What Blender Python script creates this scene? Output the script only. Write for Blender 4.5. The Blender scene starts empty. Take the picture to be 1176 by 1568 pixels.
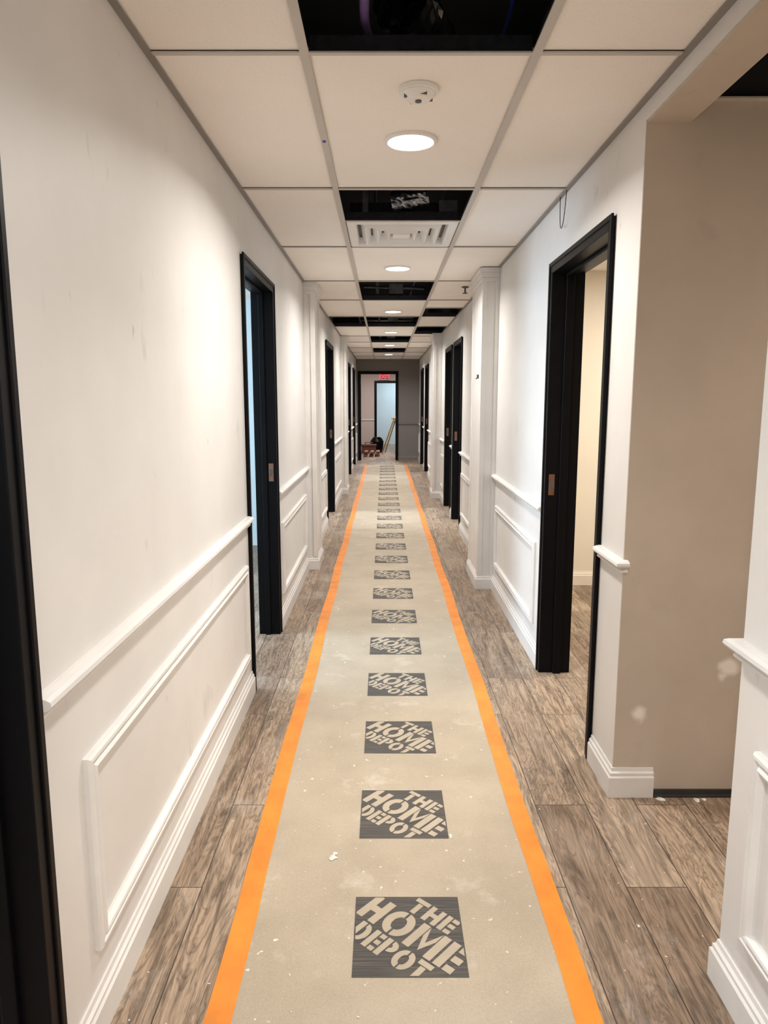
import bpy, bmesh, math, random
from mathutils import Vector, Matrix
random.seed(7)
S = bpy.context.scene
C = bpy.context.collection
EYE = 1.47; CEIL = 2.43
XL, XR = -0.67, 0.855
WT = 0.14
WTL = 0.105
YB, YE = -2.6, 17.6

# ---------------------------------------------------------------- materials
def new_mat(name):
    m = bpy.data.materials.new(name); m.use_nodes = True
    nt = m.node_tree
    return m, nt, nt.nodes['Principled BSDF']
def mixc(nt, fac, a, b, mode='MIX'):
    n = nt.nodes.new('ShaderNodeMix'); n.data_type = 'RGBA'; n.blend_type = mode
    for sock, v in ((n.inputs[0], fac), (n.inputs[6], a), (n.inputs[7], b)):
        if hasattr(v, 'is_output'): nt.links.new(v, sock)
        elif isinstance(v, (int, float)): sock.default_value = v
        else: sock.default_value = (*v, 1)
    return n.outputs[2]
def ramp(nt, inp, p0, p1, c0=(0,0,0), c1=(1,1,1)):
    r = nt.nodes.new('ShaderNodeValToRGB')
    r.color_ramp.elements[0].position = p0; r.color_ramp.elements[1].position = p1
    r.color_ramp.elements[0].color = (*c0, 1); r.color_ramp.elements[1].color = (*c1, 1)
    nt.links.new(inp, r.inputs[0]); return r.outputs[0]
def coords(nt, scale=(1,1,1), loc=(0,0,0)):
    g = nt.nodes.new('ShaderNodeNewGeometry'); mp = nt.nodes.new('ShaderNodeMapping')
    mp.inputs['Scale'].default_value = scale; mp.inputs['Location'].default_value = loc
    nt.links.new(g.outputs['Position'], mp.inputs[0]); return mp.outputs[0]
def noise(nt, vec, scale, detail=4, rough=.55, dist=0):
    n = nt.nodes.new('ShaderNodeTexNoise'); n.inputs['Scale'].default_value = scale
    n.inputs['Detail'].default_value = detail; n.inputs['Roughness'].default_value = rough
    n.inputs['Distortion'].default_value = dist
    nt.links.new(vec, n.inputs['Vector']); return n.outputs[0]
def bump(nt, b, h, strength=.2, dist=.002):
    n = nt.nodes.new('ShaderNodeBump'); n.inputs['Strength'].default_value = strength
    n.inputs['Distance'].default_value = dist
    nt.links.new(h, n.inputs['Height']); nt.links.new(n.outputs[0], b.inputs['Normal'])
def paint(name, col, var=.06, rough=.55, nscale=3, bs=.15, bscale=180, metallic=0, spec=None):
    m, nt, b = new_mat(name)
    v = coords(nt)
    f = ramp(nt, noise(nt, v, nscale, 5), .35, .7)
    nt.links.new(mixc(nt, f, col, tuple(c*(1-var) for c in col)), b.inputs['Base Color'])
    b.inputs['Roughness'].default_value = rough; b.inputs['Metallic'].default_value = metallic
    if spec is not None: b.inputs['Specular IOR Level'].default_value = spec
    bump(nt, b, noise(nt, v, bscale, 2), bs, .001)
    return m
def emis(name, col, st):
    m, nt, b = new_mat(name)
    b.inputs['Base Color'].default_value = (*col, 1)
    b.inputs['Emission Color'].default_value = (*col, 1); b.inputs['Emission Strength'].default_value = st
    return m

def wall_white():
    m, nt, b = new_mat('wall_white_paint')
    v = coords(nt)
    c = mixc(nt, ramp(nt, noise(nt, v, 1.5, 5), .35, .7), (.72,.70,.675), (.64,.62,.598))
    sm = ramp(nt, noise(nt, coords(nt, (1,1,.6)), 7, 3, .5, .4), .66, .78)
    c = mixc(nt, mixc(nt, .4, (0,0,0), sm), c, (.34,.31,.29))
    sc = ramp(nt, noise(nt, coords(nt, (1,1.6,.5)), 16, 2, .5, .2), .76, .80)
    c = mixc(nt, mixc(nt, .5, (0,0,0), sc), c, (.25,.23,.22))
    nt.links.new(c, b.inputs['Base Color']); b.inputs['Roughness'].default_value = .5
    bump(nt, b, noise(nt, v, 160, 2), .12, .001)
    return m
WALL = wall_white()
TRIM = paint('white_trim_gloss', (.74,.72,.695), .08, .33, 6, .05)
def taupe():
    m, nt, b = new_mat('taupe_wall_paint')
    v = coords(nt)
    c = mixc(nt, ramp(nt, noise(nt, v, 2.5, 5), .35, .7), (.56,.485,.405), (.49,.425,.355))
    sm = ramp(nt, noise(nt, coords(nt), 6, 4, .55, .4), .62, .76)
    c = mixc(nt, mixc(nt, .3, (0,0,0), sm), c, (.30,.27,.24))
    nz = noise(nt, v, 22, 4)
    for (px, pz, rx, r) in ((1.262,.505,.9,.034), (.94,.322,1.1,.028), (1.235,.47,1,.014)):
        d = nt.nodes.new('ShaderNodeVectorMath'); d.operation = 'DISTANCE'
        vv = coords(nt, (rx,0,1)); nt.links.new(vv, d.inputs[0]); d.inputs[1].default_value = (px*rx,0,pz)
        a = nt.nodes.new('ShaderNodeMath'); a.operation = 'MULTIPLY_ADD'
        nt.links.new(nz, a.inputs[0]); a.inputs[1].default_value = .05; nt.links.new(d.outputs['Value'], a.inputs[2])
        f = ramp(nt, a.outputs[0], r+.012, r+.034, (1,1,1), (0,0,0))
        c = mixc(nt, mixc(nt, .8, (0,0,0), f), c, (.88,.84,.80))
    nt.links.new(c, b.inputs['Base Color']); b.inputs['Roughness'].default_value = .6
    bump(nt, b, noise(nt, v, 160, 2), .15, .001)
    return m
TAUPE = taupe()
ENDW = paint('grey_end_wall_paint', (.20,.18,.17), .08, .6)
CREAM = paint('cream_wall_paint', (.76,.68,.56), .05, .6)
BLUEW = paint('cool_wall_paint', (.60,.70,.74), .05, .6)
PINKW = paint('beige_room_paint', (.50,.42,.385), .05, .6)
BLACK = paint('black_door_paint', (.003,.003,.004), .2, .42, 20, .05, spec=.13)
VOID = paint('plenum_shade_black', (.005,.005,.007), .3, .8)  # near-black colour stands in for the darkness above the ceiling
def tilemat():
    m, nt, b = new_mat('acoustic_tile')
    v = coords(nt)
    c = mixc(nt, ramp(nt, noise(nt, v, 2, 4), .35, .7), (.91,.86,.805), (.87,.82,.76))
    sp = ramp(nt, noise(nt, v, 260, 2), .30, .42, (0,0,0), (1,1,1))
    c = mixc(nt, sp, tuple(x*.85 for x in (.9,.85,.79)), c)
    nt.links.new(c, b.inputs['Base Color']); b.inputs['Roughness'].default_value = .9
    bump(nt, b, noise(nt, v, 220, 3), .35, .001)
    return m
TILE = tilemat()
GRID = paint('ceiling_grid_metal', (.52,.48,.44), .05, .45)
DARKM = paint('grid_web_metal', (.05,.05,.058), .3, .3, 40, .3, 60, .7)
ANGLE = paint('wall_angle_metal', (.24,.215,.195), .05, .45)
def floor_mat():
    m, nt, b = new_mat('vinyl_plank_floor')
    g = nt.nodes.new('ShaderNodeNewGeometry'); sx = nt.nodes.new('ShaderNodeSeparateXYZ'); cx = nt.nodes.new('ShaderNodeCombineXYZ')
    nt.links.new(g.outputs['Position'], sx.inputs[0])
    nt.links.new(sx.outputs['Y'], cx.inputs['X']); nt.links.new(sx.outputs['X'], cx.inputs['Y'])
    br = nt.nodes.new('ShaderNodeTexBrick'); nt.links.new(cx.outputs[0], br.inputs['Vector'])
    br.inputs['Color1'].default_value = (0,0,0,1); br.inputs['Color2'].default_value = (1,1,1,1); br.inputs['Mortar'].default_value = (.5,.5,.5,1)
    br.inputs['Scale'].default_value = 1; br.inputs['Mortar Size'].default_value = .0014; br.inputs['Mortar Smooth'].default_value = 0
    br.inputs['Brick Width'].default_value = 1.22; br.inputs['Row Height'].default_value = .185; br.offset = .37
    rnd = br.outputs['Color']
    mm = nt.nodes.new('ShaderNodeVectorMath'); mm.operation = 'MULTIPLY_ADD'
    nt.links.new(rnd, mm.inputs[0]); mm.inputs[1].default_value = (9,13,5); nt.links.new(g.outputs['Position'], mm.inputs[2])
    def mp(sc):
        q = nt.nodes.new('ShaderNodeMapping'); q.inputs['Scale'].default_value = sc; nt.links.new(mm.outputs[0], q.inputs[0]); return q.outputs[0]
    fine = noise(nt, mp((75,4,1)), 1.8, 6, .72, .35)
    mid = noise(nt, mp((22,1.8,1)), 1.5, 6, .7, 1.2)
    cath = noise(nt, mp((7,1.0,1)), 1.3, 4, .6, 2.4)
    blot = noise(nt, mp((3.5,1.2,1)), 1.5, 3, .5, .5)
    base = mixc(nt, rnd, (.27,.188,.128), (.50,.372,.262))
    mu = nt.nodes.new('ShaderNodeMath'); mu.operation='MULTIPLY'; nt.links.new(cath, mu.inputs[0]); mu.inputs[1].default_value = 9
    pp = nt.nodes.new('ShaderNodeMath'); pp.operation='PINGPONG'; nt.links.new(mu.outputs[0], pp.inputs[0]); pp.inputs[1].default_value = .5
    c = mixc(nt, ramp(nt, pp.outputs[0], .02, .30), mixc(nt, .55, base, (.07,.045,.03)), base)
    c = mixc(nt, ramp(nt, mid, .37, .54), mixc(nt, .68, c, (.05,.033,.023)), c)
    c = mixc(nt, ramp(nt, fine, .35, .58), mixc(nt, .42, c, (.07,.048,.034)), c)
    c = mixc(nt, ramp(nt, blot, .5, .75), c, mixc(nt, .35, c, (.52,.43,.34)))
    dust = ramp(nt, noise(nt, coords(nt), 2.3, 6, .7), .55, .72)
    c = mixc(nt, mixc(nt, .32, (0,0,0), dust), c, (.62,.56,.50))
    spk = ramp(nt, noise(nt, coords(nt), 55, 2, .5), .73, .77)
    c = mixc(nt, spk, c, (.66,.62,.58))
    c = mixc(nt, br.outputs['Fac'], c, (.03,.022,.018))
    nt.links.new(c, b.inputs['Base Color'])
    b.inputs['Roughness'].default_value = .5; b.inputs['Specular IOR Level'].default_value = .35
    bump(nt, b, fine, .25, .001)
    return m
FLOOR = floor_mat()
def paper_mat():
    m, nt, b = new_mat('floor_protection_paper')
    v = coords(nt)
    c = mixc(nt, ramp(nt, noise(nt, v, 4, 5), .3, .7), (.42,.352,.265), (.50,.425,.325))
    c = mixc(nt, ramp(nt, noise(nt, v, 190, 3), .3, .7), mixc(nt, .25, c, (.22,.18,.13)), c)
    d = ramp(nt, noise(nt, coords(nt, (1,1,1), (3.3,1.7,0)), 4.5, 6, .7), .58, .72)
    c = mixc(nt, mixc(nt, .5, (0,0,0), d), c, (.68,.63,.55))
    s = ramp(nt, noise(nt, v, 38, 2), .70, .74)
    c = mixc(nt, s, c, (.76,.72,.66))
    nt.links.new(c, b.inputs['Base Color']); b.inputs['Roughness'].default_value = .75
    bump(nt, b, noise(nt, coords(nt, (6,1,1)), 2.5, 3), .25, .01)
    return m
PAPER = paper_mat()
TAPE = paint('orange_tape', (.86,.275,.025), .25, .4, 9, .2, 60)
def ink_mat():
    m, nt, b = new_mat('printed_ink')
    f = ramp(nt, noise(nt, coords(nt, (1,60,1)), 4, 3, .6), .45, .75)
    nt.links.new(mixc(nt, f, (.050,.046,.042), (.15,.132,.11)), b.inputs['Base Color']); b.inputs['Roughness'].default_value = .7
    return m
INK = ink_mat()
PRINTGAP = paint('unprinted_paper', (.47,.40,.305), .12, .75, 12)
WHITEP = paint('white_plastic', (.82,.80,.77), .02, .4)
GREYP = paint('grey_slot', (.09,.09,.09), .02, .5)
STRIP = paint('bare_wall_base', (.035,.033,.032), .3, .6, 20)
STEEL = paint('galvanised_steel', (.30,.30,.32), .4, .4, 14, .6, 25, 1)
FOIL = paint('foil_duct', (.42,.42,.44), .6, .32, 25, 1.0, 30, 1)
COPPER = paint('strike_plate_bronze', (.32,.17,.11), .3, .35, 30, .1, 60, .8)
RED = paint('brown_case', (.13,.045,.03), .1, .5)
YEL = paint('yellow_fibreglass', (.32,.19,.04), .1, .4)
WOOD = paint('lumber', (.24,.12,.085), .3, .7, 12)
CHIP = paint('plaster_chip', (.8,.78,.74), .1, .9)
BLUECAB = paint('blue_cable', (.03,.05,.45), .1, .4)
PURP = paint('purple_cable', (.20,.12,.32), .1, .4)
LENS = emis('led_lens', (1,.97,.92), 14)
REDL = emis('exit_red', (1,.03,.06), 1.5)

# ---------------------------------------------------------------- builder
class MB:
    def __init__(s): s.bm = bmesh.new(); s.mi = 0
    def box(s, x0,x1,y0,y1,z0,z1, mi=None):
        vs = [s.bm.verts.new((x,y,z)) for z in (z0,z1) for (x,y) in ((x0,y0),(x1,y0),(x1,y1),(x0,y1))]
        for f in ((3,2,1,0),(4,5,6,7),(0,1,5,4),(1,2,6,5),(2,3,7,6),(3,0,4,7)):
            fc = s.bm.faces.new([vs[i] for i in f]); fc.material_index = s.mi if mi is None else mi
        return vs
    def prism(s, prof, p0, p1, nrm, z0=0, m0=0, m1=0, mi=None):
        p0 = Vector((*p0,0)); p1 = Vector((*p1,0)); n = Vector((*nrm,0)); t = (p1-p0).normalized()
        a = [s.bm.verts.new(p0 + n*d - t*(m0*d) + Vector((0,0,z0+z))) for d,z in prof]
        b = [s.bm.verts.new(p1 + n*d + t*(m1*d) + Vector((0,0,z0+z))) for d,z in prof]
        k = len(prof)
        fs = [s.bm.faces.new((a[i],a[(i+1)%k],b[(i+1)%k],b[i])) for i in range(k)]
        fs += [s.bm.faces.new(a[::-1]), s.bm.faces.new(b)]
        for f in fs: f.material_index = s.mi if mi is None else mi
    def frame(s, fn, w, h, prof, mi=None):
        loops = []
        for ins, d in prof:
            loops.append([s.bm.verts.new(fn(u,v,d)) for u,v in ((ins,ins),(w-ins,ins),(w-ins,h-ins),(ins,h-ins))])
        for A,B in zip(loops, loops[1:]):
            for i in range(4):
                f = s.bm.faces.new((A[i],A[(i+1)%4],B[(i+1)%4],B[i])); f.material_index = s.mi if mi is None else mi
    def cyl(s, c, r, z0, z1, seg=40, r2=None, mi=None):
        r2 = r if r2 is None else r2
        A = [s.bm.verts.new((c[0]+r*math.cos(2*math.pi*i/seg), c[1]+r*math.sin(2*math.pi*i/seg), z0)) for i in range(seg)]
        B = [s.bm.verts.new((c[0]+r2*math.cos(2*math.pi*i/seg), c[1]+r2*math.sin(2*math.pi*i/seg), z1)) for i in range(seg)]
        fs = [s.bm.faces.new((A[i],A[(i+1)%seg],B[(i+1)%seg],B[i])) for i in range(seg)] + [s.bm.faces.new(A[::-1]), s.bm.faces.new(B)]
        for f in fs: f.material_index = s.mi if mi is None else mi
    def tube(s, p0, p1, r, seg=12, mi=None):
        p0 = Vector(p0); p1 = Vector(p1); t = (p1-p0).normalized()
        u = t.orthogonal().normalized(); v = t.cross(u)
        A = [s.bm.verts.new(p0+r*(u*math.cos(2*math.pi*i/seg)+v*math.sin(2*math.pi*i/seg))) for i in range(seg)]
        B = [s.bm.verts.new(q.co+(p1-p0)) for q in A]
        fs = [s.bm.faces.new((A[i],A[(i+1)%seg],B[(i+1)%seg],B[i])) for i in range(seg)] + [s.bm.faces.new(A[::-1]), s.bm.faces.new(B)]
        for f in fs: f.material_index = s.mi if mi is None else mi
    def flex(s, p0,p1,r,kk):
        p0=Vector(p0);p1=Vector(p1);t=(p1-p0);u=t.normalized().orthogonal().normalized();v=t.normalized().cross(u);prev=None
        for i in range(kk+1):
            c=p0+t*(i/kk); rr=r*(1+(.06 if i%2 else -.03))
            ring=[s.bm.verts.new(c+(rr*random.uniform(.94,1.06))*(u*math.cos(2*math.pi*j/28)+v*math.sin(2*math.pi*j/28))) for j in range(28)]
            if prev:
                for j in range(28): s.bm.faces.new((prev[j],prev[(j+1)%28],ring[(j+1)%28],ring[j]))
            prev=ring
    def done(s, name, mats, parent=None, bevel=0, mw=None, smooth=False):
        bmesh.ops.recalc_face_normals(s.bm, faces=s.bm.faces)
        me = bpy.data.meshes.new(name); s.bm.to_mesh(me); s.bm.free()
        for m in (mats if isinstance(mats,(list,tuple)) else [mats]): me.materials.append(m)
        o = bpy.data.objects.new(name, me); C.objects.link(o)
        if mw is not None: o.matrix_world = mw
        if parent: o.parent = parent
        if bevel:
            b = o.modifiers.new('bevel','BEVEL'); b.width = bevel; b.segments = 2; b.limit_method = 'ANGLE'
        if smooth:
            for p in me.polygons: p.use_smooth = True
        return o
def empty(name, loc=(0,0,0)):
    e = bpy.data.objects.new(name, None); C.objects.link(e); e.location = loc; e.empty_display_size = .1; return e

BASE = [(0,0),(.018,0),(.018,.078),(.013,.084),(.013,.094),(.007,.100),(.005,.112),(0,.112)]
RAIL = [(0,0),(.010,0),(.016,.004),(.016,.010),(.008,.015),(.014,.020),(.030,.024),(.035,.031),(.033,.040),(.024,.045),(.010,.048),(0,.048)]
RZ = .858
PANEL = [(0,0),(0,.012),(.005,.018),(.012,.019),(.017,.012),(.022,.011),(.030,.021),(.036,.019),(.042,.007),(.042,0)]

# ---------------------------------------------------------------- layout
DH = 2.14
L_doors = [(.25,1.29),(3.48,4.43),(8.35,9.45),(13.3,14.3),(15.5,16.5)]
R_doors = [(2.78,3.78),(7.95,8.85),(9.1,10.0),(13.9,14.9),(15.6,16.6)]
COR = (1.64, 2.51)
L_pil = [(6.15,6.6),(11.2,11.7)]
R_pil = [(5.5,6.1),(10.75,11.3)]

mb = MB(); mb.box(-3.8,4.2,-2.8,24.2,-.06,0); mb.done('floor', FLOOR)

def wall_along_y(name, x0, x1, y0, y1, doors, mat, extra=()):
    mb = MB(); y = y0
    ops = sorted([(a,b,DH) for a,b in doors] + list(extra))
    for a,b,h in ops:
        if a > y: mb.box(x0,x1,y,a,0,CEIL)
        mb.box(x0,x1,a,b,h,CEIL)
        y = b
    mb.box(x0,x1,y,y1,0,CEIL)
    return mb.done(name, mat)
wall_along_y('wall_left', XL-WTL, XL, YB, YE, L_doors, WALL)
wall_along_y('wall_right', XR, XR+WT, YB, YE, R_doors, WALL, extra=[(COR[0],COR[1],2.37)])

mb = MB(); mb.box(XR+.001, 4.0, COR[1]-.004, COR[1]+.13, 0, CEIL-.001); mb.done('wall_corridor_far', TAUPE)
mb = MB(); mb.box(XR+WT, 4.0, COR[0]-.13, COR[0]-.003, 0, CEIL-.001); mb.done('wall_corridor_near', TAUPE)
mb = MB(); mb.box(4.0,4.1,YB,17.6,0,CEIL); mb.done('wall_east', CREAM)
mb = MB()
wy0,wy1,wz0,wz1 = 3.35,4.75,.85,2.1
mb.box(-3.7,-3.6,YB,wy0,0,CEIL); mb.box(-3.7,-3.6,wy1,17.6,0,CEIL); mb.box(-3.7,-3.6,wy0,wy1,0,wz0); mb.box(-3.7,-3.6,wy0,wy1,wz1,CEIL)
mb.done('wall_west', BLUEW)
e = empty('added_window_1',(-3.65,(wy0+wy1)/2,0)); hw=(wy1-wy0)/2  # unseen window, added to throw a bluish cast through the left door
mb = MB()
mb.box(-.04,.06,-hw,-hw+.05,wz0,wz1); mb.box(-.04,.06,hw-.05,hw,wz0,wz1); mb.box(-.04,.06,-hw+.05,hw-.05,wz1-.05,wz1); mb.box(-.04,.09,-hw+.05,hw-.05,wz0,wz0+.05); mb.box(-.02,.04,-.025,.025,wz0+.05,wz1-.05)
mb.done('sash', TRIM, e, .003)
mb = MB(); mb.box(-.03,-.022,-hw+.05,hw-.05,wz0+.05,wz1-.05); mb.done('glow_pane', emis('glow_pane_blue',(.72,.86,1),5), e)  # pane glows as part of the added bluish source
ld = bpy.data.lights.new('bluish_fill','AREA'); ld.shape='RECTANGLE'; ld.size=1.2; ld.size_y=1.1; ld.energy=120; ld.color=(.68,.84,1)  # fill lamp added behind the doorway, out of view
lo = bpy.data.objects.new('bluish_fill',ld); C.objects.link(lo); lo.parent=e; lo.location=(.08,0,1.5); lo.rotation_euler=(0,-math.pi/2,0)

mb = MB(); mb.box(-3.6,4.0,YB-.1,YB,0,CEIL); mb.done('wall_back', WALL)
mb = MB(); mb.box(XR+.004, XR+WT+.004, COR[0], COR[1]-.004, 2.362, 2.3695); mb.done('trim_header_soffit', TAUPE)
for nm,x0,x1,y,mt in (('wall_partition_left',-3.6,XL-WTL,2.5,BLUEW),('wall_partition_left',-3.6,XL-WTL,7.2,BLUEW),('wall_partition_left',-3.6,XL-WTL,11.5,WALL),
                    ('wall_partition_right',XR+WT,4.0,5.62,CREAM),('wall_partition_right',XR+WT,4.0,8.93,WALL),('wall_partition_right',XR+WT,4.0,12.6,WALL)):
    mb = MB(); mb.box(x0,x1,y,y+.09,0,CEIL); mb.done(nm, mt)

def wall_along_x(name, y0, y1, x0, x1, a, b, h, mat):
    mb = MB(); mb.box(x0,a,y0,y1,0,CEIL); mb.box(b,x1,y0,y1,0,CEIL); mb.box(a,b,y0,y1,h,CEIL); return mb.done(name, mat)
wall_along_x('wall_end', YE, YE+WT, -3.6, 4.0, -.62, .34, DH, ENDW)
wall_along_x('wall_end_room', 21.0, 21.12, -2.5, 2.5, -.27, .42, 2.0, PINKW)
mb = MB(); mb.box(-2.6,-2.5,YE+WT,24,0,CEIL); mb.done('wall_end_room_left', PINKW)
mb = MB(); mb.box(2.5,2.6,YE+WT,24,0,CEIL); mb.done('wall_end_room_right', PINKW)
mb = MB(); mb.box(-2.6,2.6,24,24.1,0,CEIL); mb.done('wall_far_room', BLUEW)

def door_frame(name, origin, rot, w, h, t=WT, plate='far'):
    e = empty(name, origin); e.rotation_euler = (0,0,rot)
    mb = MB(); f = .045; p = .014
    mb.box(0,f,-p,t+p,0,h); mb.box(w-f,w,-p,t+p,0,h); mb.box(f,w-f,-p,t+p,h-f,h)
    s0,s1 = t*.42, t*.72
    mb.box(f,f+.016,s0,s1,0,h-f); mb.box(w-f-.016,w-f,s0,s1,0,h-f); mb.box(f+.016,w-f-.016,s0,s1,h-f-.016,h-f)
    mb.box(-.008,.012,-p-.006,-p+.004,0,h+.008); mb.box(w-.012,w+.008,-p-.006,-p+.004,0,h+.008); mb.box(.012,w-.012,-p-.006,-p+.004,h-.012,h+.008)
    mb.done('frame', BLACK, e, .003)
    if plate:
        mb = MB(); xx = w-f if plate=='far' else f; d = -.003 if plate=='far' else .003
        a,b_ = sorted((xx, xx+d))
        mb.box(a,b_,.006,.036,.975,1.085)
        mb.done('strike_plate', COPPER, e, .001)
        mb = MB(); a,b_ = sorted((xx+d, xx+1.4*d)); mb.box(a,b_,.012,.028,1.01,1.05); mb.done('latch_hole', GREYP, e)
        mb = MB(); xo = f if plate=='far' else w-f; d=-d; a,b_ = sorted((xo,xo+d))
        for z in (.25,1.05,1.85): mb.box(a,b_,.01,.04,z,z+.1)
        mb.done('hinges', GREYP, e)
    return e
n = 0
for a,b in L_doors:
    n += 1
    door_frame(f'door_{n}', (XL, a, 0), math.pi/2, b-a, DH, WTL, plate=None if n==1 else 'far')
for a,b in R_doors:
    n += 1
    door_frame(f'door_{n}', (XR, b, 0), -math.pi/2, b-a, DH, plate='near')
n += 1; door_frame(f'door_{n}', (-.62, YE, 0), 0, .96, DH)
n += 1; door_frame(f'door_{n}', (-.27, 21.0, 0), 0, .69, 2.0, .12, plate=None)

# ---------------------------------------------------------------- trims
def segs(doors, pils, y0=YB, extra=()):
    cuts = sorted(list(doors)+list(pils)+list(extra)); out=[]; y=y0
    for a,b in cuts:
        if a>y: out.append((y,a))
        y=b
    out.append((y,YE)); return out
LS = segs(L_doors, L_pil); RS = segs(R_doors, R_pil, extra=[COR])
def near(v, lst): return any(abs(v-q)<1e-4 for q in lst)
for side, xw, sg, nx, pils in (('left',XL,LS,1,L_pil),('right',XR,RS,-1,R_pil)):
    mbB = MB(); mbR = MB(); mbP = MB()
    for a,b in sg:
        m0 = 0; m1 = 0
        a2, b2 = a+.008*(a>YB), b-.008*(b<YE)
        if side=='right' and near(b,[COR[0]]): m1 = 1; b2=b-.003
        if side=='right' and near(a,[COR[1]]): m0 = 1; a2=a-.004
        mbB.prism(BASE,(xw,a2),(xw,b2),(nx,0),0,m0,m1)
        mbR.prism(RAIL,(xw,a2),(xw,b2),(nx,0),RZ,m0,m1)
        if b-a > .7:
            u0 = a+.17; u1 = b-.11
            if abs(a-1.29)<.01: u0 = 1.49; u1 = 3.39
            fn = (lambda u,v,d,xw=xw,nx=nx,u0=u0: (xw+nx*d, u0+u, .205+v))
            mbP.frame(fn, u1-u0, .475, PANEL)
    if side=='right':
        mbB.prism(BASE,(xw,COR[1]-.004),(xw+.15,COR[1]-.004),(0,-1),0,1,0)
        mbR.prism(RAIL,(xw,COR[1]-.004),(xw+.012,COR[1]-.004),(0,-1),RZ,1,0)
        mbB.prism(BASE,(xw,COR[0]-.003),(xw+.20,COR[0]-.003),(0,1),0,1,0)
        mbR.prism(RAIL,(xw,COR[0]-.003),(xw+.012,COR[0]-.003),(0,1),RZ,1,0)
    mbB.done(f'baseboard_{side}', TRIM)
    mbR.done('trim_1' if side=='left' else 'trim_2', TRIM)
    mbP.done('trim_3' if side=='left' else 'trim_4', TRIM)
    pr = .085 if side=='left' else .12
    for a,b in pils:
        e = empty('pilaster', (0,0,0))
        mb = MB(); x0,x1 = sorted((xw, xw+nx*pr))
        mb.box(x0,x1,a,b,0,CEIL-.002)
        for (ya,yb) in ((a,a+.05),(b-.05,b)):
            q0,q1 = sorted((xw+nx*pr, xw+nx*(pr+.008))); mb.box(q0,q1,ya,yb,.11,2.36)
        q0,q1 = sorted((xw+nx*(pr-.03), xw+nx*(pr+.008))); mb.box(q0,q1,a-.008,a,.11,2.36)
        q0,q1 = sorted((xw, xw+nx*.03)); mb.box(q0,q1,a-.008,a,.11,2.36)
        for k,(z0,z1) in enumerate(((2.33,2.36),(2.36,2.395),(2.395,2.428))):
            o = .01+.009*k; q0,q1 = sorted((xw, xw+nx*(pr+o))); mb.box(q0,q1,a-o,b+o,z0,z1)
        mb.done('shaft', TRIM, e, .002)
        mb = MB(); xf = xw+nx*pr
        mb.prism(BASE,(xf,a),(xf,b),(nx,0),0,1,1)
        mb.prism(BASE,(xw,a),(xf,a),(0,-1),0,0,1)
        mb.prism(BASE,(xw,b),(xf,b),(0,1),0,0,1)
        mb.done('base_trim', TRIM, e)
mb = MB(); mb.prism(BASE,(.35,YE),(XR,YE),(0,-1)); mb.done('baseboard_end', ENDW)
mb = MB(); mb.prism(RAIL,(.35,YE),(XR,YE),(0,-1),RZ); mb.done('trim_5', ENDW)
mb = MB(); mb.prism(RAIL,(-2.5,21.0),(-.28,21.0),(0,-1),RZ); mb.prism(BASE,(-2.5,21.0),(-.28,21.0),(0,-1)); mb.done('trim_6', TRIM)
mb = MB(); mb.box(XR+.155, 4.0, COR[1]-.012, COR[1]-.004, 0, .026); mb.box(XR+.155,4.0,COR[1]-.022,COR[1]-.012,0,.008); mb.done('baseboard_corridor', STRIP)
mb = MB(); mb.prism(BASE,(XR+WT,5.62),(4.0,5.62),(0,-1),0); mb.done('baseboard_side_room', CREAM)

# ---------------------------------------------------------------- ceiling
CX = [XL, -.223, .428, XR]
rows = [YB,-1.74,-.43,.88,2.187,3.50,4.78,6.11,7.25,8.65,9.80,11.25,12.45,13.8,15.1,16.4,YE]
holes = {(1,.88),(1,6.11),(1,8.65),(1,11.25),(1,13.8),(0,8.65)}
mbT = MB(); mbG = MB()
for ri in range(len(rows)-1):
    y0,y1 = rows[ri],rows[ri+1]
    for ci in range(3):
        if (ci,y0) in holes: continue
        a,b = CX[ci],CX[ci+1]
        def tl(yy0,yy1):
            mbT.box(a+.008,b-.008,yy0+.008,yy1-.008,CEIL+.004,CEIL+.018)
        if ci==1 and y0==3.50: continue
        if ci==2 and y0==7.25: tl(7.25,7.85); continue
        if ci==2 and y0==9.80: tl(10.9,11.25); continue
        tl(y0,y1)
mbT.done('ceiling', TILE)
def tee_y(x,y0,y1):
    mbG.box(x-.013,x+.013,y0,y1,CEIL-.004,CEIL+.001); mbG.box(x-.002,x+.002,y0,y1,CEIL+.001,CEIL+.045,1)
def tee_x(y,x0,x1):
    mbG.box(x0,x1,y-.009,y+.009,CEIL-.0035,CEIL+.001); mbG.box(x0,x1,y-.002,y+.002,CEIL+.001,CEIL+.045,1)
for x in CX[1:3]: tee_y(x,YB,YE)
for y in rows[1:-1]:
    for ci in range(3): tee_x(y,CX[ci]+.013,CX[ci+1]-.013)
tee_x(4.10,CX[1]+.013,CX[2]-.013); tee_x(7.85,CX[2]+.013,CX[3]-.013); tee_x(10.9,CX[2]+.013,CX[3]-.013)
mbG.done('ceiling_grid', [GRID, DARKM])
mb = MB()
mb.box(XL,XL+.02,YB,YE,CEIL-.005,CEIL+.001); mb.box(XR-.02,XR,YB,YE,CEIL-.005,CEIL+.001)
mb.done('trim_7', ANGLE)
mb = MB()
mb.box(-3.7,XL-WTL,YB,YE,CEIL,CEIL+.02); mb.box(XR+WT,4.1,YB,COR[0]-.06,CEIL,CEIL+.02); mb.box(XR+WT,4.1,COR[1]+.02,YE,CEIL,CEIL+.02)
mb.box(-3.7,4.1,YE,24.1,CEIL,CEIL+.02)
mb.box(2.6,4.1,COR[0]-.06,COR[1]+.02,CEIL,CEIL+.02)
mb.done('ceiling_rooms', TILE)
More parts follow.
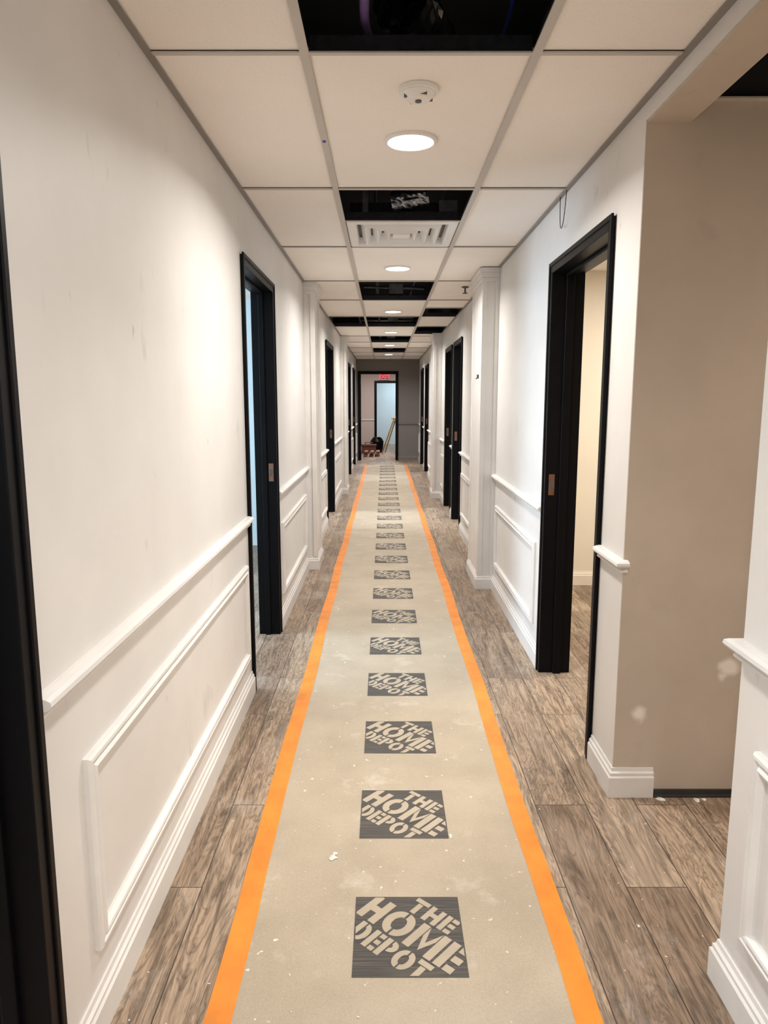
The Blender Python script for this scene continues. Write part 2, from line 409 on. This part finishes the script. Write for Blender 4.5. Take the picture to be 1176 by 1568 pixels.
mb = MB(); mb.box(XR+WT,2.6,COR[0]-.06,1.83,CEIL,CEIL+.015); mb.done('ceiling_corridor', TILE)
mb = MB(); mb.box(XR+WT,2.6,COR[1]-.028,COR[1]-.004,CEIL-.004,CEIL+.001); mb.box(XR+WT,2.6,1.83,1.855,CEIL-.004,CEIL+.001); mb.done('trim_8', GRID)
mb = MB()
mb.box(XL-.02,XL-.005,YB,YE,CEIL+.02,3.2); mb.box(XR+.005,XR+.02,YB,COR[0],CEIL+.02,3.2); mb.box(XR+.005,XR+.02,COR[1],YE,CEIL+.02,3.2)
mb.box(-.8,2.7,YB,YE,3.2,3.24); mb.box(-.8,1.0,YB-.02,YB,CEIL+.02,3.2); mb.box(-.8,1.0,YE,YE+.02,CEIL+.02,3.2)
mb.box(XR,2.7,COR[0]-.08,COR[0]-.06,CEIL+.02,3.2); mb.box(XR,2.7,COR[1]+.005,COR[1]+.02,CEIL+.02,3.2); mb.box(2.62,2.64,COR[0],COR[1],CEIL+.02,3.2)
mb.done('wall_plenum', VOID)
mb = MB()
for y in (1.15,3.75,6.6,9.0,11.6,14.2): mb.tube((XL,y,2.98),(XR,y,2.98),.028)
mb.tube((-.45,YB,2.90),(-.45,YE,2.90),.03); mb.tube((.70,YB,2.90),(.70,YE,2.90),.02)
for y in (1.6,4.0,6.9,9.3,11.9): mb.box(XL,XR,y,y+.05,3.05,3.1)
mb.done('plenum_conduit', STEEL)
for y in (7.3,9.85,12.5,15.15):
    e = empty('junction_box',(.12,y+.06,2.50)); mb = MB()
    mb.box(-.07,.07,-.03,.04,0,.10); mb.tube((-.32,0,.07),(-.07,0,.06),.016); mb.tube((.07,0,.06),(.28,0,.05),.02); mb.box(-.20,-.17,-.01,.01,.0,.16)
    mb.done('box_and_pipes', STEEL, e, .002)
mb = MB(); mb.flex((.05,2.45,2.70),(.30,3.2,2.76),.09,26); mb.done('flexible_duct', FOIL)
def cable(name, pts, r, mat, parent=None):
    cu = bpy.data.curves.new(name,'CURVE'); cu.dimensions='3D'; cu.bevel_depth=r; cu.bevel_resolution=2
    sp = cu.splines.new('NURBS'); sp.points.add(len(pts)-1)
    for p,c in zip(sp.points,pts): p.co=(*c,1)
    sp.use_endpoint_u=True; sp.order_u=3; cu.materials.append(mat)
    o=bpy.data.objects.new(name,cu); C.objects.link(o); o.parent=parent; return o
cable('blue_cable', [(.36,.9,2.75),(.36,1.5,2.62),(.34,2.05,2.56),(.38,2.35,2.60),(.39,3.2,2.72),(.36,8,2.8),(.3,12,2.8)], .006, BLUECAB)
cable('purple_cable', [(-.06,.9,2.8),(-.04,1.9,2.60),(-.06,2.22,2.52),(-.04,2.4,2.56),(-.05,2.7,2.7),(-.05,6,2.8)], .014, PURP)
cable('hanging_wire', [(.842,3.50,2.425),(.838,3.50,2.34),(.836,3.53,2.27),(.838,3.58,2.27),(.838,3.60,2.33),(.842,3.62,2.425)], .0018, BLACK)

e = empty('air_diffuser',(.1025,4.44,CEIL))
mb = MB(); w = .60; h=.62
fn = lambda u,v,d: (-w/2+u, -h/2+v, d)
mb.frame(fn, w, h, [(-.01,.002),(0,-.004),(.03,-.006),(.040,.006),(.045,.045)])
for ins in (.085,.150,.215):
    mb.frame(fn, w, h, [(ins-.022,.045),(ins,.0),(ins+.006,-.010),(ins+.014,-.010),(ins+.022,.004),(ins+.036,.04)])
mb.box(-.05,.05,-.055,.055,-.008,.0)
mb.done('louvres', WHITEP, e)
mb = MB(); mb.box(-w/2+.01,w/2-.01,-h/2+.01,h/2-.01,.047,.052); mb.done('louvre_gap_shade', GREYP, e)  # dark sheet: shade of the louvre gaps put into the colour
mb = MB(); mb.box(-w/2+.01,w/2-.01,-h/2+.07,h/2-.01,.053,.12); mb.done('plenum_boot', DARKM, e)
mb = MB(); mb.flex((-.06,-.28,.11),(.14,-.30,.14),.052,14); mb.done('flex_collar', FOIL, e)
mb = MB(); mb.box(-.22,-.19,-.30,-.28,.03,.2); mb.box(.20,.30,-.29,-.25,.06,.12); mb.done('hanger_straps', STEEL, e)

def downlight(x,y,power):
    e = empty('ceiling_downlight',(x,y,CEIL))
    mb = MB(); seg=48
    rs = [(.100,.004),(.100,-.004),(.094,-.009),(.088,-.009),(.084,-.005)]
    prev=None
    for r,z in rs:
        lp=[mb.bm.verts.new((r*math.cos(2*math.pi*i/seg),r*math.sin(2*math.pi*i/seg),z)) for i in range(seg)]
        if prev:
            for i in range(seg): mb.bm.faces.new((prev[i],prev[(i+1)%seg],lp[(i+1)%seg],lp[i]))
        prev=lp
    mb.done('trim_ring', WHITEP, e, smooth=True)
    mb = MB(); mb.cyl((0,0),.085,-.006,.002,48); mb.done('led_lens', LENS, e)
    ld = bpy.data.lights.new('led_lamp','AREA'); ld.shape='DISK'; ld.size=.17; ld.energy=power; ld.color=(1,.96,.91); ld.spread=math.radians(156)
    lo = bpy.data.objects.new('led_lamp',ld); C.objects.link(lo); lo.parent=e; lo.location=(0,0,-.012)
P = 24
for y in (-2.1,.25,2.88,5.52,8.15,10.6,13.1,15.75): downlight(.10,y,P)
def detector(x,y,r=.062):
    e = empty('smoke_detector',(x,y,CEIL))
    mb = MB(); mb.cyl((0,0),r,-.012,.004,40); mb.cyl((0,0),r*.55,-.032,-.012,40,r*.9)
    mb.done('housing', WHITEP, e, .002)
    mb = MB()
    for k in range(4):
        a = k*math.pi/2+.4; cx,cy = r*.62*math.cos(a), r*.62*math.sin(a); mb.box(cx-.010,cx+.010,cy-.005,cy+.005,-.027,-.018)
    mb.cyl((0,0),.010,-.036,-.030,16); mb.done('vents', GREYP, e)
detector(.108,2.43); detector(.09,16.9,.08)
e = empty('fire_sprinkler',(.70,6.42,CEIL)); mb = MB(); mb.cyl((0,0),.03,-.006,.0,24); mb.cyl((0,0),.008,-.05,-.006,12); mb.cyl((0,0),.022,-.055,-.050,16); mb.done('head', GREYP, e)
mb = MB(); mb.box(-.230,-.218,2.865,2.88,CEIL-.007,CEIL-.003); mb.done('grid_tag', BLUECAB)
mb = MB(); mb.box(XR-.142,XR-.128,5.60,5.62,1.63,1.66); mb.box(XR-.150,XR-.142,5.605,5.615,1.625,1.635); mb.done('wall_hook', GREYP)

# ---------------------------------------------------------------- floor runner
run = empty('floor_protection_runner')
RX0,RX1 = -.40,.492; RY0,RY1 = -2.5,16.3
mb = MB(); mb.box(RX0,RX1,RY0,RY1,0,.0012); mb.done('paper', PAPER, run)
for nm,cx in (('tape_left',-.402),('tape_right',.488)):
    mb = MB(); k=90
    L=[];R=[]
    for i in range(k+1):
        y = RY0+(RY1-RY0)*i/k; j=.004*math.sin(i*.7)+random.uniform(-.0015,.0015)
        L.append(mb.bm.verts.new((cx-.033+j,y,.0022))); R.append(mb.bm.verts.new((cx+.033+j,y,.0022)))
    for i in range(k): mb.bm.faces.new((L[i],R[i],R[i+1],L[i+1]))
    mb.done(nm, TAPE, run)
LW = .303
tb = bmesh.new()
ang = math.radians(-42)
cA,sA = math.cos(ang), math.sin(ang)
def quad(pts):
    tb.faces.new([tb.verts.new((x*cA-y*sA, x*sA+y*cA, 0)) for x,y in pts])
def bar(x0,x1,y0,y1): quad(((x0,y0),(x1,y0),(x1,y1),(x0,y1)))
def ring(x0,x1,y0,y1,s,gap):
    cx,cy=(x0+x1)/2,(y0+y1)/2; a,b=(x1-x0)/2,(y1-y0)/2
    for sg in (1,-1):
        K=14; P=[]
        for i in range(K+1):
            th=-math.pi/2+math.pi*i/K
            P.append(((a*math.cos(th),b*math.sin(th)),((a-s)*math.cos(th),(b-s)*math.sin(th))))
        for (o1,i1),(o2,i2) in zip(P,P[1:]):
            quad([(cx+sg*(p[0]+gap/2),cy+p[1]) for p in (o1,o2,i2,i1)])
def letter(ch,x,y,w,h,s):
    g=s*.28
    if ch=='H': bar(x,x+s,y,y+h); bar(x+w-s,x+w,y,y+h); bar(x+s,x+w-s,y+h/2-s/2,y+h/2+s/2)
    elif ch=='E':
        bar(x,x+s,y,y+h)
        for yy in (y,y+h/2-s/2,y+h-s): bar(x+s+g,x+w,yy,yy+s*.92)
    elif ch=='T': bar(x,x+w,y+h-s,y+h); bar(x+w/2-s/2,x+w/2+s/2,y,y+h-s-g*.6)
    elif ch=='M':
        bar(x,x+s,y,y+h); bar(x+w-s,x+w,y,y+h)
        quad(((x+s+g*.4,y+h),(x+w/2,y+h*.42),(x+w/2,y+h*.08),(x+s+g*.4,y+h*.62)))
        quad(((x+w/2,y+h*.42),(x+w-s-g*.4,y+h),(x+w-s-g*.4,y+h*.62),(x+w/2,y+h*.08)))
    elif ch=='O': ring(x+g/2,x+w-g/2,y,y+h,s,g)
    elif ch in 'DP':
        bar(x,x+s,y,y+h); yb = y if ch=='D' else y+h*.38
        cy=(yb+y+h)/2; b=(y+h-yb)/2; a=w-s-g; K=12
        P=[((a*math.cos(t),b*math.sin(t)),(max(a-s,.0)*math.cos(t),(b-s*.85)*math.sin(t))) for t in [-math.pi/2+math.pi*i/K for i in range(K+1)]]
        for (o1,i1),(o2,i2) in zip(P,P[1:]): quad([(x+s+g+p[0],cy+p[1]) for p in (o1,o2,i2,i1)])
def word(txt,cx,y,h,ws,s,gap):
    tot=sum(ws)+gap*(len(ws)-1); x=cx-tot/2
    for ch,w in zip(txt,ws): letter(ch,x,y,w,h,s); x+=w+gap
word('THE', .006,.070,.064,(.048,.050,.042),.0165,.007)
word('HOME',.002,-.038,.101,(.070,.088,.098,.060),.0245,.008)
word('DEPOT',.0,-.116,.071,(.048,.040,.046,.058,.044),.0175,.005)
hl = LW/2-.004
for co,no in (((hl,0,0),(1,0,0)),((-hl,0,0),(-1,0,0)),((0,hl,0),(0,1,0)),((0,-hl,0),(0,-1,0))):
    bmesh.ops.bisect_plane(tb, geom=tb.verts[:]+tb.edges[:]+tb.faces[:], plane_co=co, plane_no=no, clear_outer=True)
for f in tb.faces:
    f.normal_update()
    if f.normal.z<0: f.normal_flip()
for v in tb.verts: v.co.z = .0030
tm = bpy.data.meshes.new('stencil'); tb.to_mesh(tm); tb.free()
out = bmesh.new(); sq = bmesh.new()
for i in range(-6,25):
    yc = 1.64+.593*i+LW/2
    if yc > RY1-.2: break
    o2 = bmesh.new(); o2.from_mesh(tm); bmesh.ops.translate(o2, vec=(.068,yc,0), verts=o2.verts)
    t = bpy.data.meshes.new('x'); o2.to_mesh(t); o2.free(); out.from_mesh(t); bpy.data.meshes.remove(t)
    vs = [sq.verts.new((.068+a*LW/2,yc+b*LW/2,.0022)) for a,b in ((-1,-1),(1,-1),(1,1),(-1,1))]; sq.faces.new(vs)
for nm,bmx,mt in (('printed_squares',sq,INK),('printed_lettering',out,PRINTGAP)):
    me = bpy.data.meshes.new(nm); bmx.to_mesh(me); bmx.free(); me.materials.append(mt)
    o = bpy.data.objects.new(nm,me); C.objects.link(o); o.parent=run

mb = MB()
def chip(x,y,r,z=0.003):
    k = random.randint(5,8); a0=random.random()*6
    ring_=[mb.bm.verts.new((x+r*random.uniform(.5,1.1)*math.cos(a0+2*math.pi*i/k), y+r*random.uniform(.5,1.1)*math.sin(a0+2*math.pi*i/k), z)) for i in range(k)]
    top=mb.bm.verts.new((x,y,z+r*.45))
    for i in range(k): mb.bm.faces.new((ring_[i],ring_[(i+1)%k],top))
    mb.bm.faces.new(ring_[::-1])
chip(-.166,2.13,.018); chip(-.16,2.15,.010)
for x,y,r in ((1.03,2.475,.018),(1.16,2.47,.016),(1.19,2.475,.012)): chip(x,y,r,.001)
for i in range(60):
    x = random.choice([random.uniform(-.63,-.45), random.uniform(.55,.80), random.uniform(-.35,.45)]); chip(x, random.uniform(1.3,9), random.uniform(.002,.005), .0035 if -.44<x<.53 else .0005)
for i in range(14): chip(random.uniform(.9,1.9), random.uniform(1.8,2.45), random.uniform(.002,.005), .0005)
mb.done('plaster_debris', CHIP)

# ---------------------------------------------------------------- end room contents
def text_mesh(txt, size):
    cu = bpy.data.curves.new('t','FONT'); cu.body=txt; cu.size=size; cu.align_x='CENTER'; cu.align_y='CENTER'; cu.offset=size*.02
    o = bpy.data.objects.new('t',cu); C.objects.link(o); bpy.context.view_layer.update()
    me = bpy.data.meshes.new_from_object(o.evaluated_get(bpy.context.evaluated_depsgraph_get()))
    bpy.data.objects.remove(o); return me
e = empty('exit_sign',(0.01,20.93,2.12))
mb = MB(); mb.box(-.155,.155,.0,.05,-.095,.095); mb.done('housing', WHITEP, e, .006)
mb = MB(); mb.box(-.14,.14,-.004,.001,-.08,.08); mb.done('red_panel', paint('exit_panel',(.12,.01,.015),.05,.4), e)
tmx = text_mesh('EXIT',.15); tmx.materials.clear(); tmx.materials.append(REDL)
o = bpy.data.objects.new('letters',tmx); C.objects.link(o); o.parent=e; o.rotation_euler=(math.pi/2,0,0); o.location=(0,-.006,0)

e = empty('step_ladder',(.33,20.1,0))
mb = MB()
for x in (-.2,.2):
    mb.tube((x,-.25,0),(x*.6,.0,.95),.022); mb.tube((x,.35,0),(x*.6,.03,.95),.018)
for k in range(1,4):
    f=k/4; mb.box(-.2*(1-.4*f),.2*(1-.4*f),-.25+.25*f-.03,-.25+.25*f+.04,.95*f-.012,.95*f+.012)
mb.box(-.14,.14,-.06,.10,.94,.97); mb.done('ladder_body', YEL, e, .003); e.rotation_euler=(0,0,1.35)
e = empty('lumber_stack',(-.30,19.0,0)); mb = MB()
for k in range(9):
    z=.045*(k//3); x=-.22+.15*(k%3)+random.uniform(-.02,.02); mb.box(x,x+.09,-.3+random.uniform(-.1,.1),.4+random.uniform(-.1,.1),z,z+.04)
mb.done('boards', WOOD, e, .003)
e = empty('toolbox',(-.42,19.95,0)); mb = MB(); mb.box(-.2,.2,-.11,.11,0,.2); mb.box(-.21,.21,-.12,.12,.2,.25); mb.tube((-.1,0,.3),(.1,0,.3),.012); mb.box(-.11,-.09,-.01,.01,.25,.31); mb.box(.09,.11,-.01,.01,.25,.31)
mb.done('case', RED, e, .006)
e = empty('wet_vacuum',(-.20,20.5,0)); mb = MB(); mb.cyl((0,0),.17,.06,.30,28,.19); mb.cyl((0,0),.19,.30,.33,28,.17); mb.cyl((0,0),.17,.33,.42,28,.10)
for k in range(4):
    a=k*math.pi/2+.7; mb.cyl((.17*math.cos(a),.17*math.sin(a)),.03,0,.07,12)
mb.done('tank', BLACK, e, .004)
cable('hose', [(.0,-.1,.38),(.1,-.2,.44),(.17,-.25,.3),(.14,-.28,.05),(.0,-.26,.03)], .02, BLACK, e)

def room_fill(x,y,power,col,size=.6):  # unseen lamps with housings, added to light the rooms off the hall
    e = empty('added_room_light',(x,y,CEIL))
    mb = MB(); mb.box(-size/2,size/2,-size/2,size/2,-.012,-.001); mb.done('housing', WHITEP, e)
    ld = bpy.data.lights.new('room_fill_lamp','AREA'); ld.shape='SQUARE'; ld.size=size*.9; ld.energy=power; ld.color=col
    lo = bpy.data.objects.new('room_fill_lamp',ld); C.objects.link(lo); lo.parent=e; lo.location=(0,0,-.02)
room_fill(-2.2,.6,60,(.85,.93,1)); room_fill(-2.2,9.2,60,(.9,.95,1)); room_fill(-2.2,14.5,50,(.9,.95,1))
room_fill(2.2,4.2,62,(1,.94,.84)); room_fill(2.2,7.4,60,(.9,.95,1)); room_fill(2.2,10.5,60,(.85,.93,1)); room_fill(2.2,15,40,(.9,.95,1))
room_fill(0,19.2,60,(1,.94,.91)); room_fill(0.6,22.8,50,(.8,.92,1)); room_fill(3.1,2.07,45,(1,.93,.85))

w = bpy.data.worlds.new('World'); S.world = w; w.use_nodes=True
w.node_tree.nodes['Background'].inputs[0].default_value=(.6,.7,.8,1); w.node_tree.nodes['Background'].inputs[1].default_value=.3

cd = bpy.data.cameras.new('Camera'); cam = bpy.data.objects.new('Camera',cd); C.objects.link(cam)
cd.sensor_fit='VERTICAL'; cd.sensor_height=36; cd.lens=36*1100/1568; cd.clip_start=.02; cd.clip_end=100
cam.location=(0,0,EYE); cam.rotation_euler=(math.radians(90-8.887),0,0)
S.camera = cam
S.view_settings.view_transform='Standard'; S.view_settings.look='None'; S.view_settings.exposure=.1; S.view_settings.gamma=1
